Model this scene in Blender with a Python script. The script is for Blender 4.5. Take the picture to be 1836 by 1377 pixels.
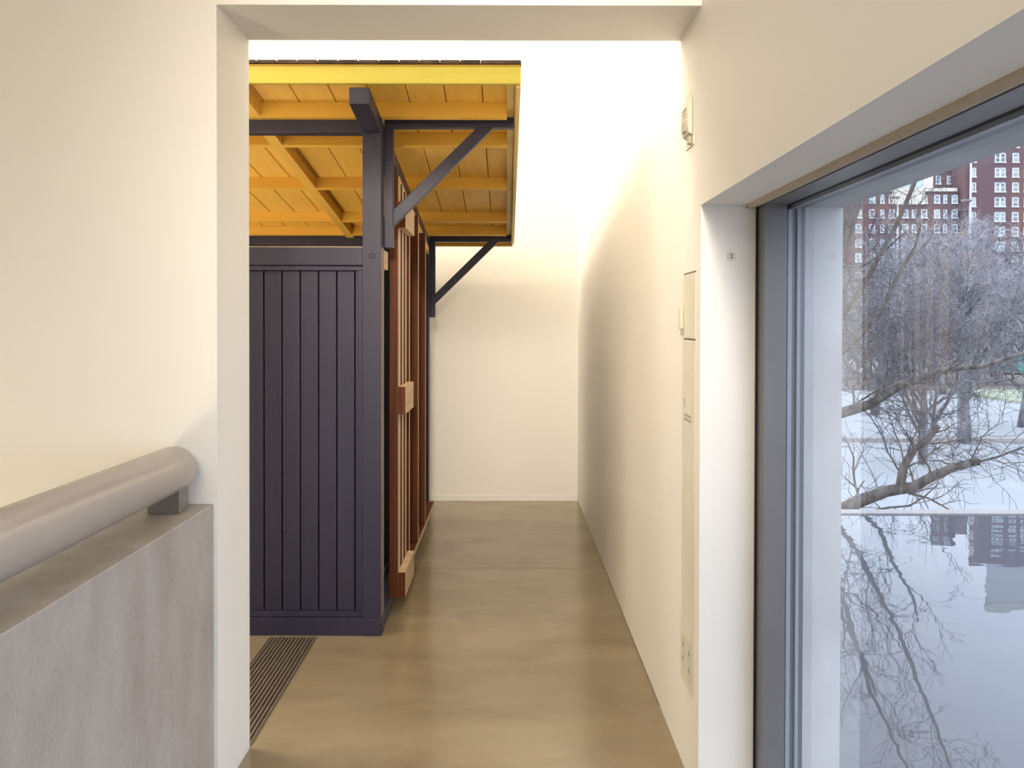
import bpy, math, random
from mathutils import Vector, Matrix

# ------------------------------------------------------------------ reset
for o in list(bpy.data.objects):
    bpy.data.objects.remove(o, do_unlink=True)
S = bpy.context.scene
COL = S.collection

# ------------------------------------------------------------------ camera
FPX = 1379.0                      # focal length in pixels of an 1836 px wide frame
cam_d = bpy.data.cameras.new('camera')
cam_d.sensor_fit = 'HORIZONTAL'
cam_d.sensor_width = 36.0
cam_d.lens = FPX / 1836.0 * 36.0
PITCH = 14.0 / FPX                # slight downward tilt; the rest of the low horizon is lens shift
cam_d.shift_x = (918 - 908) / 1836.0
cam_d.shift_y = -(688.5 - 580 - 14.0) / 1836.0
cam_d.clip_start = 0.02
cam_d.clip_end = 600
cam = bpy.data.objects.new('camera', cam_d)
COL.objects.link(cam)
cam.location = (0, 0, 1.5)
cam.rotation_mode = 'XYZ'
cam.rotation_euler = (math.pi / 2 - PITCH, math.radians(0.0), 0)
cam.matrix_world = (Matrix.Translation((0, 0, 1.5)) @ Matrix.Rotation(math.pi / 2 - PITCH, 4, 'X')
                    @ Matrix.Rotation(math.radians(0.12), 4, 'Z'))
S.camera = cam

# ------------------------------------------------------------------ world and view
w = bpy.data.worlds.new('overcast_sky')
S.world = w
w.use_nodes = True
bg = w.node_tree.nodes['Background']
bg.inputs[0].default_value = (0.77, 0.845, 1.0, 1)
bg.inputs[1].default_value = 1.72
S.view_settings.view_transform = 'Standard'
S.view_settings.look = 'None'
S.view_settings.exposure = 0.97
S.view_settings.gamma = 1.0
S.view_settings.use_curve_mapping = False

# ------------------------------------------------------------------ lights
def area(name, loc, sx, sy, power, col, rot=(0, 0, 0), spread=180):
    d = bpy.data.lights.new(name, 'AREA')
    d.shape = 'RECTANGLE'
    d.size, d.size_y = sx, sy
    d.energy = power
    d.color = col
    d.spread = math.radians(spread)
    o = bpy.data.objects.new(name, d)
    COL.objects.link(o)
    o.location = loc
    o.rotation_euler = rot
    return o

WARM = (1.0, 0.885, 0.70)
area('gallery_strip_light', (-1.9, 3.88, 5.42), 3.8, 0.30, 29, WARM)
area('gallery_wall_washer', (-2.2, 6.33, 5.42), 5.4, 0.26, 6, WARM)
area('gallery_skylight', (-3.2, 4.6, 5.46), 5.0, 3.0, 88, WARM)
area('gallery_side_fill', (-4.6, 4.6, 5.42), 1.8, 3.2, 155, WARM)  # added fill lamp, sends bounce light under the pavilion roof
area('pavilion_inner_fill', (-1.95, 4.5, 0.5), 0.8, 0.8, 9, (1.0, 0.86, 0.62), rot=(math.pi, 0, 0))  # added fill lamp hidden behind the front wall, brightens the roof underside
area('landing_ceiling_light', (-0.8, -2.3, 3.85), 2.4, 1.4, 68, (1.0, 0.89, 0.74), rot=(math.radians(6), math.radians(-38), 0))
area('doorway_fill_light', (0.0, -2.8, 3.55), 0.7, 0.9, 4.8, (1.0, 0.89, 0.74), rot=(math.radians(73), 0, 0), spread=27)  # added spot without a real fixture, lifts the low back wall through the doorway
area('stair_light', (-2.2, 0.4, -0.3), 0.5, 1.4, 25, (1.0, 0.86, 0.58), rot=(math.radians(115), 0, 0))

# ------------------------------------------------------------------ materials
def new_mat(name):
    m = bpy.data.materials.new(name)
    m.use_nodes = True
    nt = m.node_tree
    return m, nt, nt.nodes, nt.links, nt.nodes['Principled BSDF']

def setc(sock, c):
    sock.default_value = (c[0], c[1], c[2], 1)

def mat_noise(name, c1, c2, scale=(6, 6, 6), rough=0.6, rough2=None, detail=4, lo=0.35, hi=0.65,
              bump=0.0, bscale=None, spec=0.5, metallic=0.0, dist=0.0, coat=0.0):
    m, nt, N, L, b = new_mat(name)
    geo = N.new('ShaderNodeNewGeometry')
    mp = N.new('ShaderNodeMapping')
    mp.inputs['Scale'].default_value = scale
    L.new(geo.outputs['Position'], mp.inputs['Vector'])
    nz = N.new('ShaderNodeTexNoise')
    nz.inputs['Scale'].default_value = 1.0
    nz.inputs['Detail'].default_value = detail
    nz.inputs['Distortion'].default_value = dist
    L.new(mp.outputs[0], nz.inputs['Vector'])
    cr = N.new('ShaderNodeValToRGB')
    cr.color_ramp.elements[0].position = lo
    cr.color_ramp.elements[1].position = hi
    cr.color_ramp.elements[0].color = (*c1, 1)
    cr.color_ramp.elements[1].color = (*c2, 1)
    L.new(nz.outputs['Fac'], cr.inputs[0])
    L.new(cr.outputs[0], b.inputs['Base Color'])
    b.inputs['Roughness'].default_value = rough
    b.inputs['Specular IOR Level'].default_value = spec
    b.inputs['Metallic'].default_value = metallic
    b.inputs['Coat Weight'].default_value = coat
    if rough2 is not None:
        mr = N.new('ShaderNodeMapRange')
        mr.inputs['From Min'].default_value = lo
        mr.inputs['From Max'].default_value = hi
        mr.inputs['To Min'].default_value = rough
        mr.inputs['To Max'].default_value = rough2
        L.new(nz.outputs['Fac'], mr.inputs['Value'])
        L.new(mr.outputs[0], b.inputs['Roughness'])
    if bump:
        n2 = N.new('ShaderNodeTexNoise')
        n2.inputs['Detail'].default_value = 3
        bs = bscale or tuple(s * 8 for s in scale)
        mp2 = N.new('ShaderNodeMapping')
        mp2.inputs['Scale'].default_value = bs
        L.new(geo.outputs['Position'], mp2.inputs['Vector'])
        n2.inputs['Scale'].default_value = 1
        L.new(mp2.outputs[0], n2.inputs['Vector'])
        bp = N.new('ShaderNodeBump')
        bp.inputs['Strength'].default_value = bump
        bp.inputs['Distance'].default_value = 0.004
        L.new(n2.outputs['Fac'], bp.inputs['Height'])
        L.new(bp.outputs[0], b.inputs['Normal'])
    return m

def mat_plain(name, c, rough=0.5, metallic=0.0, spec=0.5):
    k = 0.94
    return mat_noise(name, tuple(x * k for x in c), c, scale=(9, 9, 9), rough=rough, metallic=metallic, spec=spec)

M = {}
M['plaster'] = mat_noise('white_plaster', (0.885, 0.865, 0.825), (0.90, 0.88, 0.84), scale=(2, 2, 2), rough=0.55,
                         bump=0.03, bscale=(60, 60, 60), spec=0.35)
M['ceiling'] = mat_plain('ceiling_paint', (0.85, 0.83, 0.80), 0.8)
# polished concrete floor: large clouds and small flecks
def floor_mat():
    m, nt, N, L, b = new_mat('polished_concrete')
    geo = N.new('ShaderNodeNewGeometry')
    mp = N.new('ShaderNodeMapping'); mp.inputs['Scale'].default_value = (1.2, 2.6, 1)
    L.new(geo.outputs['Position'], mp.inputs['Vector'])
    n1 = N.new('ShaderNodeTexNoise'); n1.inputs['Scale'].default_value = 1.3; n1.inputs['Detail'].default_value = 6
    n1.inputs['Distortion'].default_value = 0.6
    L.new(mp.outputs[0], n1.inputs['Vector'])
    n2 = N.new('ShaderNodeTexNoise'); n2.inputs['Scale'].default_value = 9; n2.inputs['Detail'].default_value = 5
    L.new(mp.outputs[0], n2.inputs['Vector'])
    mx = N.new('ShaderNodeMath'); mx.operation = 'MULTIPLY_ADD'; mx.inputs[1].default_value = 0.16
    L.new(n2.outputs['Fac'], mx.inputs[0]); L.new(n1.outputs['Fac'], mx.inputs[2])
    cr = N.new('ShaderNodeValToRGB')
    cr.color_ramp.elements[0].position = 0.36; cr.color_ramp.elements[1].position = 0.78
    cr.color_ramp.elements[0].color = (0.245, 0.190, 0.120, 1)
    cr.color_ramp.elements[1].color = (0.335, 0.272, 0.178, 1)
    L.new(mx.outputs[0], cr.inputs[0]); L.new(cr.outputs[0], b.inputs['Base Color'])
    mr = N.new('ShaderNodeMapRange'); mr.inputs['From Min'].default_value = 0.4; mr.inputs['From Max'].default_value = 0.9
    mr.inputs['To Min'].default_value = 0.14; mr.inputs['To Max'].default_value = 0.20
    L.new(mx.outputs[0], mr.inputs['Value']); L.new(mr.outputs[0], b.inputs['Roughness'])
    b.inputs['Specular IOR Level'].default_value = 0.6
    return m
M['floor'] = floor_mat()

def parapet_mat():
    m, nt, N, L, b = new_mat('board_cast_concrete')
    geo = N.new('ShaderNodeNewGeometry')
    mp = N.new('ShaderNodeMapping'); mp.inputs['Scale'].default_value = (5, 5, 2.2)
    L.new(geo.outputs['Position'], mp.inputs['Vector'])
    n1 = N.new('ShaderNodeTexNoise'); n1.inputs['Scale'].default_value = 1.6; n1.inputs['Detail'].default_value = 7
    n1.inputs['Roughness'].default_value = 0.62
    L.new(mp.outputs[0], n1.inputs['Vector'])
    cr = N.new('ShaderNodeValToRGB'); e = cr.color_ramp.elements
    e[0].position = 0.30; e[0].color = (0.37, 0.325, 0.29, 1)
    e[1].position = 0.68; e[1].color = (0.485, 0.455, 0.435, 1)
    k = e.new(0.5); k.color = (0.43, 0.39, 0.36, 1)
    L.new(n1.outputs['Fac'], cr.inputs[0])
    n2 = N.new('ShaderNodeTexNoise'); n2.inputs['Scale'].default_value = 26; n2.inputs['Detail'].default_value = 4
    L.new(mp.outputs[0], n2.inputs['Vector'])
    c2 = N.new('ShaderNodeValToRGB'); c2.color_ramp.elements[0].position = 0.34; c2.color_ramp.elements[1].position = 0.5
    c2.color_ramp.elements[0].color = (0.89, 0.88, 0.86, 1); c2.color_ramp.elements[1].color = (1, 1, 1, 1)
    L.new(n2.outputs['Fac'], c2.inputs[0])
    mu = N.new('ShaderNodeMix'); mu.data_type = 'RGBA'; mu.blend_type = 'MULTIPLY'; mu.inputs[0].default_value = 1
    L.new(cr.outputs[0], mu.inputs[6]); L.new(c2.outputs[0], mu.inputs[7])
    L.new(mu.outputs[2], b.inputs['Base Color'])
    b.inputs['Roughness'].default_value = 0.5
    bp = N.new('ShaderNodeBump'); bp.inputs['Strength'].default_value = 0.12; bp.inputs['Distance'].default_value = 0.004
    L.new(n2.outputs['Fac'], bp.inputs['Height']); L.new(bp.outputs[0], b.inputs['Normal'])
    return m
M['parapet'] = parapet_mat()
M['concrete_out'] = mat_noise('exterior_concrete', (0.50, 0.50, 0.50), (0.62, 0.62, 0.62), scale=(4, 4, 3), rough=0.7,
                              detail=6, bump=0.1)

def wood(name, c1, c2, axis='y', rough=0.5, spec=0.4, k=22.0):
    sc = {'x': (1.2, k, k), 'y': (k, 1.2, k), 'z': (k, k, 1.2)}[axis]
    return mat_noise(name, c1, c2, scale=sc, rough=rough, detail=5, lo=0.3, hi=0.7, spec=spec, dist=0.8,
                     bump=0.05, bscale=tuple(s * 3 for s in sc))
NAVY1, NAVY2 = (0.033, 0.031, 0.060), (0.040, 0.037, 0.069)
M['navy'] = wood('navy_painted_wood', NAVY1, NAVY2, 'z', rough=0.42, spec=0.4)
M['navy_y'] = wood('navy_painted_wood_y', NAVY1, NAVY2, 'y', rough=0.42, spec=0.4)
M['yellow'] = wood('bright_yellow_painted_wood', (0.60, 0.52, 0.08), (0.65, 0.565, 0.095), 'x', rough=0.4)
M['amber'] = wood('bounce_lit_yellow_boards', (0.84, 0.49, 0.085), (0.92, 0.58, 0.13), 'y', rough=0.5)  # fascia's yellow paint, orange bounce light under the roof put in the colour
M['amber_x'] = wood('bounce_lit_yellow_purlin', (0.86, 0.49, 0.065), (0.92, 0.56, 0.09), 'x', rough=0.5)  # same yellow paint with the orange bounce light painted in
M['rake'] = wood('pale_yellow_rake', (0.74, 0.55, 0.20), (0.84, 0.65, 0.27), 'y', rough=0.5)
M['brown'] = wood('brown_stained_wood', (0.078, 0.022, 0.007), (0.145, 0.044, 0.014), 'z', rough=0.55, k=30, spec=0.2)
M['pale'] = wood('pale_raw_timber', (0.50, 0.35, 0.21), (0.66, 0.49, 0.32), 'y', rough=0.6)
M['pale_z'] = wood('pale_raw_timber_z', (0.52, 0.38, 0.27), (0.64, 0.49, 0.36), 'z', rough=0.6)
M['sheen'] = wood('painted_post_sheen', (0.20, 0.155, 0.13), (0.26, 0.20, 0.17), 'z', rough=0.6)  # greyed tone paints the grazing sheen on the navy post
M['shingle'] = mat_noise('asphalt_shingle', (0.040, 0.030, 0.024), (0.115, 0.070, 0.055), scale=(14, 14, 14), rough=0.9, bump=0.4)
M['black'] = mat_plain('black_rubber', (0.012, 0.012, 0.014), 0.6)
M['dark_inside'] = mat_plain('interior_shade', (0.006, 0.006, 0.008), 0.9, spec=0.1)  # near-black colour stands in for the pavilion's unlit interior
M['alu'] = mat_noise('grey_anodised_aluminium', (0.175, 0.170, 0.180), (0.190, 0.185, 0.195), scale=(3, 3, 3), rough=0.38, spec=0.5, metallic=0.15)
M['alu_light'] = mat_noise('light_grey_aluminium', (0.36, 0.38, 0.41), (0.40, 0.42, 0.45), scale=(3, 3, 3), rough=0.4, spec=0.5)
M['rail'] = mat_noise('grey_rail_paint', (0.42, 0.37, 0.33), (0.44, 0.39, 0.35), scale=(3, 3, 3), rough=0.26, spec=0.5)
M['steel'] = mat_noise('dull_steel', (0.24, 0.22, 0.19), (0.28, 0.26, 0.23), scale=(5, 5, 5), rough=0.4, metallic=0.4)
M['grille'] = mat_noise('bronze_grille', (0.20, 0.165, 0.13), (0.24, 0.20, 0.16), scale=(5, 2, 5), rough=0.45, metallic=0.3)
M['plastic'] = mat_plain('ivory_plastic', (0.74, 0.70, 0.58), 0.4)
M['plastic_d'] = mat_plain('grey_ivory_plastic', (0.50, 0.46, 0.36), 0.4)
M['panelpaint'] = mat_plain('cream_panel_paint', (0.80, 0.76, 0.66), 0.45)
M['shade'] = mat_noise('tan_shade_fabric', (0.46, 0.39, 0.30), (0.52, 0.44, 0.34), scale=(60, 60, 60), rough=0.7)
M['print'] = mat_plain('faint_grey_print', (0.46, 0.42, 0.34), 0.6)
M['bark'] = mat_noise('grey_brown_bark', (0.085, 0.072, 0.062), (0.20, 0.17, 0.145), scale=(9, 9, 3), rough=0.9, detail=6, bump=0.5)
M['bark_grey'] = mat_noise('pale_grey_bark', (0.13, 0.125, 0.125), (0.27, 0.26, 0.26), scale=(6, 6, 2), rough=0.9, detail=6)
M['twig_dark'] = mat_noise('dark_twigs', (0.085, 0.075, 0.075), (0.19, 0.17, 0.17), scale=(1.5, 1.5, 1.5), rough=0.9)
M['twig'] = mat_noise('grey_twigs', (0.20, 0.185, 0.19), (0.42, 0.39, 0.40), scale=(1.5, 1.5, 1.5), rough=0.9)
M['asphalt'] = mat_noise('pale_asphalt', (0.315, 0.325, 0.33), (0.37, 0.38, 0.385), scale=(0.25, 0.5, 1), rough=0.85, detail=6)
M['grass'] = mat_noise('winter_grass', (0.30, 0.33, 0.22), (0.46, 0.46, 0.34), scale=(0.6, 0.6, 1), rough=0.95, detail=6)
M['litter'] = mat_noise('leaf_litter', (0.16, 0.135, 0.12), (0.28, 0.24, 0.21), scale=(0.5, 0.5, 1), rough=0.95, detail=6)
M['kerb'] = mat_plain('pale_kerb_stone', (0.55, 0.53, 0.50), 0.8)
M['kerb_d'] = mat_plain('worn_kerb_stone', (0.36, 0.33, 0.31), 0.8)
M['winwhite'] = mat_plain('white_window_frame', (0.72, 0.76, 0.78), 0.5)
M['stone'] = mat_plain('cream_cornice_stone', (0.66, 0.62, 0.52), 0.8)
M['teal'] = mat_plain('teal_painted_metal', (0.10, 0.36, 0.33), 0.5)
M['paleblue'] = mat_plain('pale_blue_metal', (0.48, 0.56, 0.64), 0.5)
M['farglass'] = mat_noise('far_window_glass', (0.11, 0.14, 0.16), (0.36, 0.44, 0.46), scale=(0.30, 0.3, 0.4), rough=0.15, detail=1)
M['amberlit'] = mat_plain('warm_curtain', (0.60, 0.34, 0.10), 0.6)

def brick_mat(name, c1, c2, mortar):
    m, nt, N, L, b = new_mat(name)
    tc = N.new('ShaderNodeTexCoord')
    sp = N.new('ShaderNodeSeparateXYZ'); L.new(tc.outputs['Object'], sp.inputs[0])
    ad = N.new('ShaderNodeMath'); ad.operation = 'ADD'
    L.new(sp.outputs[0], ad.inputs[0]); L.new(sp.outputs[1], ad.inputs[1])
    cb = N.new('ShaderNodeCombineXYZ'); L.new(ad.outputs[0], cb.inputs[0]); L.new(sp.outputs[2], cb.inputs[1])
    br = N.new('ShaderNodeTexBrick'); br.inputs['Scale'].default_value = 1.0
    br.inputs['Brick Width'].default_value = 0.24; br.inputs['Row Height'].default_value = 0.08
    br.inputs['Mortar Size'].default_value = 0.008
    br.inputs['Color1'].default_value = (*c1, 1); br.inputs['Color2'].default_value = (*c2, 1)
    br.inputs['Mortar'].default_value = (*mortar, 1)
    L.new(cb.outputs[0], br.inputs['Vector']); L.new(br.outputs['Color'], b.inputs['Base Color'])
    b.inputs['Roughness'].default_value = 0.9
    return m
M['brick'] = brick_mat('dark_red_brick', (0.140, 0.078, 0.082), (0.115, 0.066, 0.072), (0.19, 0.15, 0.15))
M['brick2'] = brick_mat('plum_brick', (0.140, 0.072, 0.080), (0.115, 0.060, 0.070), (0.18, 0.14, 0.14))

def glass_mat():
    m, nt, N, L, b = new_mat('window_glass')
    N.remove(b)
    out = N['Material Output']
    tr = N.new('ShaderNodeBsdfTransparent'); tr.inputs[0].default_value = (0.93, 0.95, 0.97, 1)
    gl = N.new('ShaderNodeBsdfGlossy'); gl.inputs['Roughness'].default_value = 0.0
    lw_ = N.new('ShaderNodeLayerWeight'); lw_.inputs['Blend'].default_value = 0.5
    pw = N.new('ShaderNodeMath'); pw.operation = 'POWER'; pw.inputs[1].default_value = 5.0
    L.new(lw_.outputs['Facing'], pw.inputs[0])
    fr = N.new('ShaderNodeMath'); fr.operation = 'MULTIPLY_ADD'; fr.inputs[1].default_value = 0.96; fr.inputs[2].default_value = 0.04
    L.new(pw.outputs[0], fr.inputs[0])
    mx = N.new('ShaderNodeMixShader')
    L.new(fr.outputs[0], mx.inputs[0]); L.new(tr.outputs[0], mx.inputs[1]); L.new(gl.outputs[0], mx.inputs[2])
    L.new(mx.outputs[0], out.inputs[0])
    return m
M['glass'] = glass_mat()

def water_mat():
    m, nt, N, L, b = new_mat('still_pool_water')
    b.inputs['Base Color'].default_value = (0.105, 0.112, 0.125, 1)
    b.inputs['Roughness'].default_value = 0.015
    b.inputs['IOR'].default_value = 1.36
    geo = N.new('ShaderNodeNewGeometry')
    mp = N.new('ShaderNodeMapping'); mp.inputs['Scale'].default_value = (1.0, 2.4, 1)
    L.new(geo.outputs['Position'], mp.inputs['Vector'])
    nz = N.new('ShaderNodeTexNoise'); nz.inputs['Scale'].default_value = 2.2; nz.inputs['Detail'].default_value = 1
    L.new(mp.outputs[0], nz.inputs['Vector'])
    bp = N.new('ShaderNodeBump'); bp.inputs['Strength'].default_value = 0.05; bp.inputs['Distance'].default_value = 0.02
    L.new(nz.outputs['Fac'], bp.inputs['Height']); L.new(bp.outputs[0], b.inputs['Normal'])
    return m
M['water'] = water_mat()

# ------------------------------------------------------------------ mesh helpers
WLOC = {}
class MB:
    def __init__(s):
        s.v, s.f, s.mi = [], [], []
    def box(s, x0, x1, y0, y1, z0, z1, mi=0):
        i = len(s.v)
        s.v += [(x0, y0, z0), (x1, y0, z0), (x1, y1, z0), (x0, y1, z0), (x0, y0, z1), (x1, y0, z1), (x1, y1, z1), (x0, y1, z1)]
        s.f += [tuple(i + k for k in q) for q in ((0, 3, 2, 1), (4, 5, 6, 7), (0, 1, 5, 4), (1, 2, 6, 5), (2, 3, 7, 6), (3, 0, 4, 7))]
        s.mi += [mi] * 6
        return s
    def slopebox(s, x0, x1, y0, y1, zb0, zb1, zt0, zt1, mi=0):
        """box whose bottom/top run from z*0 at y0 to z*1 at y1"""
        i = len(s.v)
        s.v += [(x0, y0, zb0), (x1, y0, zb0), (x1, y1, zb1), (x0, y1, zb1), (x0, y0, zt0), (x1, y0, zt0), (x1, y1, zt1), (x0, y1, zt1)]
        s.f += [tuple(i + k for k in q) for q in ((0, 3, 2, 1), (4, 5, 6, 7), (0, 1, 5, 4), (1, 2, 6, 5), (2, 3, 7, 6), (3, 0, 4, 7))]
        s.mi += [mi] * 6
        return s
    def prism(s, pts, axis, a0, a1, mi=0):
        """polygon in the plane across `axis`, extruded from a0 to a1"""
        i = len(s.v); n = len(pts)
        for a in (a0, a1):
            for p, q in pts:
                s.v.append({'x': (a, p, q), 'y': (p, a, q), 'z': (p, q, a)}[axis])
        s.f.append(tuple(i + k for k in range(n)))
        s.f.append(tuple(i + n + k for k in reversed(range(n))))
        for k in range(n):
            s.f.append((i + k, i + n + k, i + n + (k + 1) % n, i + (k + 1) % n))
        s.mi += [mi] * (n + 2)
        return s
    def tube(s, pts, rad, n=6, cap=True, mi=0):
        pts = [Vector(p) for p in pts]
        rings = []
        prev = None
        for k, p in enumerate(pts):
            d = (pts[min(k + 1, len(pts) - 1)] - pts[max(k - 1, 0)])
            if d.length < 1e-9: d = Vector((0, 0, 1))
            d.normalize()
            if prev is None:
                a = Vector((0, 0, 1)) if abs(d.z) < 0.9 else Vector((1, 0, 0))
                u = d.cross(a).normalized()
            else:
                u = (prev - d * prev.dot(d))
                u = u.normalized() if u.length > 1e-6 else d.orthogonal().normalized()
            prev = u
            vv = d.cross(u)
            r = rad[k]
            base = len(s.v)
            for j in range(n):
                t = 2 * math.pi * j / n
                q = p + u * (r * math.cos(t)) + vv * (r * math.sin(t))
                s.v.append((q.x, q.y, q.z))
            rings.append(base)
        for k in range(len(rings) - 1):
            a, b = rings[k], rings[k + 1]
            for j in range(n):
                s.f.append((a + j, a + (j + 1) % n, b + (j + 1) % n, b + j)); s.mi.append(mi)
        if cap:
            s.f.append(tuple(rings[0] + j for j in reversed(range(n)))); s.mi.append(mi)
            s.f.append(tuple(rings[-1] + j for j in range(n))); s.mi.append(mi)
        return s
    def build(s, name, mat, parent=None, bevel=0.0, smooth=False, origin=None, recalc=True, seg=2):
        xs = [v[0] for v in s.v]; ys = [v[1] for v in s.v]; zs = [v[2] for v in s.v]
        c = Vector(origin) if origin is not None else Vector(((min(xs) + max(xs)) / 2, (min(ys) + max(ys)) / 2, min(zs)))
        me = bpy.data.meshes.new(name)
        me.from_pydata([(v[0] - c.x, v[1] - c.y, v[2] - c.z) for v in s.v], [], s.f)
        mats = mat if isinstance(mat, (list, tuple)) else [mat]
        for m in mats: me.materials.append(M[m])
        if len(mats) > 1: me.polygons.foreach_set('material_index', s.mi)
        if recalc:
            import bmesh
            bm = bmesh.new(); bm.from_mesh(me); bmesh.ops.recalc_face_normals(bm, faces=bm.faces); bm.to_mesh(me); bm.free()
        if smooth: me.polygons.foreach_set('use_smooth', [True] * len(me.polygons))
        me.update()
        o = bpy.data.objects.new(name, me)
        COL.objects.link(o)
        WLOC[o] = c
        if parent is not None:
            o.parent = parent
            o.location = c - WLOC[parent]
        else:
            o.location = c
        if bevel:
            b = o.modifiers.new('edge', 'BEVEL'); b.width = bevel; b.segments = seg; b.limit_method = 'ANGLE'
        return o

def empty(name, loc, label=None, cat=None, group=None):
    o = bpy.data.objects.new(name, None)
    o.empty_display_size = 0.1
    COL.objects.link(o); o.location = loc; WLOC[o] = Vector(loc)
    tag(o, label, cat, group)
    return o
def tag(o, label=None, cat=None, group=None, kind=None):
    if label: o['label'] = label
    if cat: o['category'] = cat
    if group: o['group'] = group
    if kind: o['kind'] = kind
    return o
def struct(o, label):
    return tag(o, label, kind='structure')
def bx(name, mat, parent, x0, x1, y0, y1, z0, z1, bevel=0.0):
    return MB().box(x0, x1, y0, y1, z0, z1).build(name, mat, parent, bevel)

# ================================================================== SETTING
XR = 0.605            # inner face of the right wall
YB = 6.5              # back wall of the gallery
YD0, YD1 = 2.40, 2.70 # doorway wall
XJ = -0.903           # left door jamb
ZL = 2.489            # lintel soffit
ZC1, ZC2 = 4.0, 5.5   # ceilings (landing, gallery)
GX0, GX1, GY0, GY1 = -1.128, -0.898, 2.705, 3.66   # floor grille

# floor slabs (parts of the floor), with a joint at y=4.70 and a trench for the grille
fl = MB().box(-6.0, XR + 0.4, -3.5, YB + 0.2, -0.40, -0.20).build('floor', 'floor')
struct(fl, 'polished brown concrete floor')
(MB().box(GX1, XR, -3.5, 4.697, -0.2, 0).box(-1.12, GX1, -3.5, GY0, -0.2, 0).box(GX0, GX1, GY1, 4.697, -0.2, 0)
 .box(-6.0, GX0, YD1, 4.697, -0.2, 0)).build('slab', 'floor', fl)
MB().box(-6.0, XR, 4.703, YB, -0.2, 0).build('slab', 'floor', fl)

struct(bx('wall_back', 'plaster', None, -6.0, XR + 0.4, YB, YB + 0.2, 0, ZC2), 'white plaster wall at the end of the passage')
struct(bx('wall_left', 'plaster', None, -6.2, -6.0, YD1, YB + 0.2, 0, ZC2), 'white gallery wall behind the pavilion')
dw = MB().box(-6.0, XJ, YD0, YD1, -2.6, ZC2).box(XJ, XR, YD0, YD1, ZL, ZC2).build('wall_front', 'plaster')
struct(dw, 'white plaster wall with the open doorway')
struct(bx('wall_behind', 'plaster', None, -4.0, XR, -3.7, -3.5, -2.6, ZC1), 'wall behind the viewer')
struct(bx('wall_stair', 'plaster', None, -4.2, -4.0, -3.7, YD0, -2.6, ZC1), 'far wall of the stair well')
struct(bx('floor', 'floor', None, -4.0, -1.12, -3.5, YD0, -2.7, -2.6), 'lower stair landing')
struct(bx('ceiling', 'ceiling', None, -4.2, XR + 0.4, -3.7, YD0, ZC1, ZC1 + 0.1), 'white landing ceiling')
struct(bx('ceiling', 'ceiling', None, -6.2, XR + 0.4, YD0, YB + 0.2, ZC2, ZC2 + 0.1), 'white gallery ceiling')
# right wall: plaster part with the long window opening, then its concrete outer leaf
ZH = 1.870; YW0 = -2.4
wr = (MB().box(XR, 0.926, YD0, YB, -0.4, ZC2).box(XR, 0.926, YW0, YD0, ZH, ZC2).box(XR, 0.926, -3.7, YW0, -0.4, ZC2)
      .box(XR, 0.926, YW0, YD0, -0.4, -0.02)).build('wall_right', 'plaster')
struct(wr, 'white plaster wall with the long window')
wo = (MB().box(0.926, 1.048, YD0, YB + 0.3, -3.0, 7).box(0.926, 1.048, YW0, YD0, ZH - 0.006, 7).box(0.926, 1.048, -5, YW0, -3.0, 7)
      .box(0.926, 1.048, YW0, YD0, -3.0, -0.03)).build('wall_outer', 'concrete_out')
struct(wo, 'pale concrete outer leaf of the window wall')
# formwork tie mark on the outer concrete reveal
# baseboard on the back wall
struct(MB().box(-6.0, XR, YB - 0.004, YB, 0, 0.045).build('baseboard_back', 'plaster', None), 'thin flush baseboard')
struct(MB().box(XR - 0.003, XR, YD1 + 0.3, YB - 0.004, 0, 0.004).build('trim_1', 'grille', None), 'dark floor joint')

# parapet beside the stair
pp = MB().box(-1.12, -0.914, -3.5, YD0, -0.6, 0.934).build('parapet', 'parapet', None, 0.003)
struct(pp, 'low mottled concrete parapet beside the stair')

# ------------------------------------------------------------------ window
win = MB().box(0.782, 0.851, 2.335, YD0, -0.02, ZH - 0.006).build('window_1', 'alu', None, 0.0015)
struct(win, 'grey aluminium framed full height window')
bx('frame_head', 'alu', win, 0.782, 0.851, YW0, 2.335, 1.862, ZH + 0.0)
bx('frame_sill', 'alu', win, 0.782, 0.926, YW0, 2.335, -0.02, 0.03)
bx('frame_jamb', 'alu', win, 0.782, 0.926, YW0, YW0 + 0.07, 0.03, 1.86)
bx('gasket', 'black', win, 0.851, 0.866, 2.39, YD0, 0.03, ZH)
bx('gasket', 'black', win, 0.851, 0.866, YW0, 2.39, 1.862, ZH)
bx('gasket', 'black', win, 0.776, 0.782, 2.392, YD0, -0.02, ZH)
bx('outer_frame', 'alu_light', win, 0.8665, 0.880, 2.372, YD0, 0.03, 1.866, 0.001)
bx('outer_frame', 'alu', win, 0.880, 0.897, 2.385, YD0, 0.03, 1.866, 0.001)
bx('outer_frame', 'alu_light', win, 0.897, 0.908, 2.376, YD0, 0.03, 1.866, 0.001)
bx('outer_frame', 'alu', win, 0.908, 0.926, 2.388, YD0, 0.03, 1.866, 0.001)
bx('outer_frame_head', 'alu_light', win, 0.868, 0.884, YW0, 2.372, 1.852, ZH, 0.001)
bx('outer_frame_head', 'alu', win, 0.884, 0.926, YW0, 2.372, 1.860, ZH, 0.001)
g = MB().box(0.8575, 0.8580, YW0 + 0.05, 2.392, 0.02, 1.868).build('pane', 'glass', win)
# roller shade: hem bar parked in the slot of the head
rs = empty('roller_shade', (0.76, 0, 1.862), 'tan roller shade drawn up into the slot along the window head', 'shade')
prof = [(0.742, 1.886), (0.776, 1.886), (0.776, 1.866), (0.770, 1.860), (0.757, 1.858), (0.746, 1.862), (0.742, 1.868)]
MB().prism(prof, 'y', YW0 + 0.02, 2.388).build('hem_bar', 'shade', rs)
bx('end_cap', 'black', rs, 0.745, 0.774, 2.388, 2.394, 1.861, 1.886)

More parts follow.
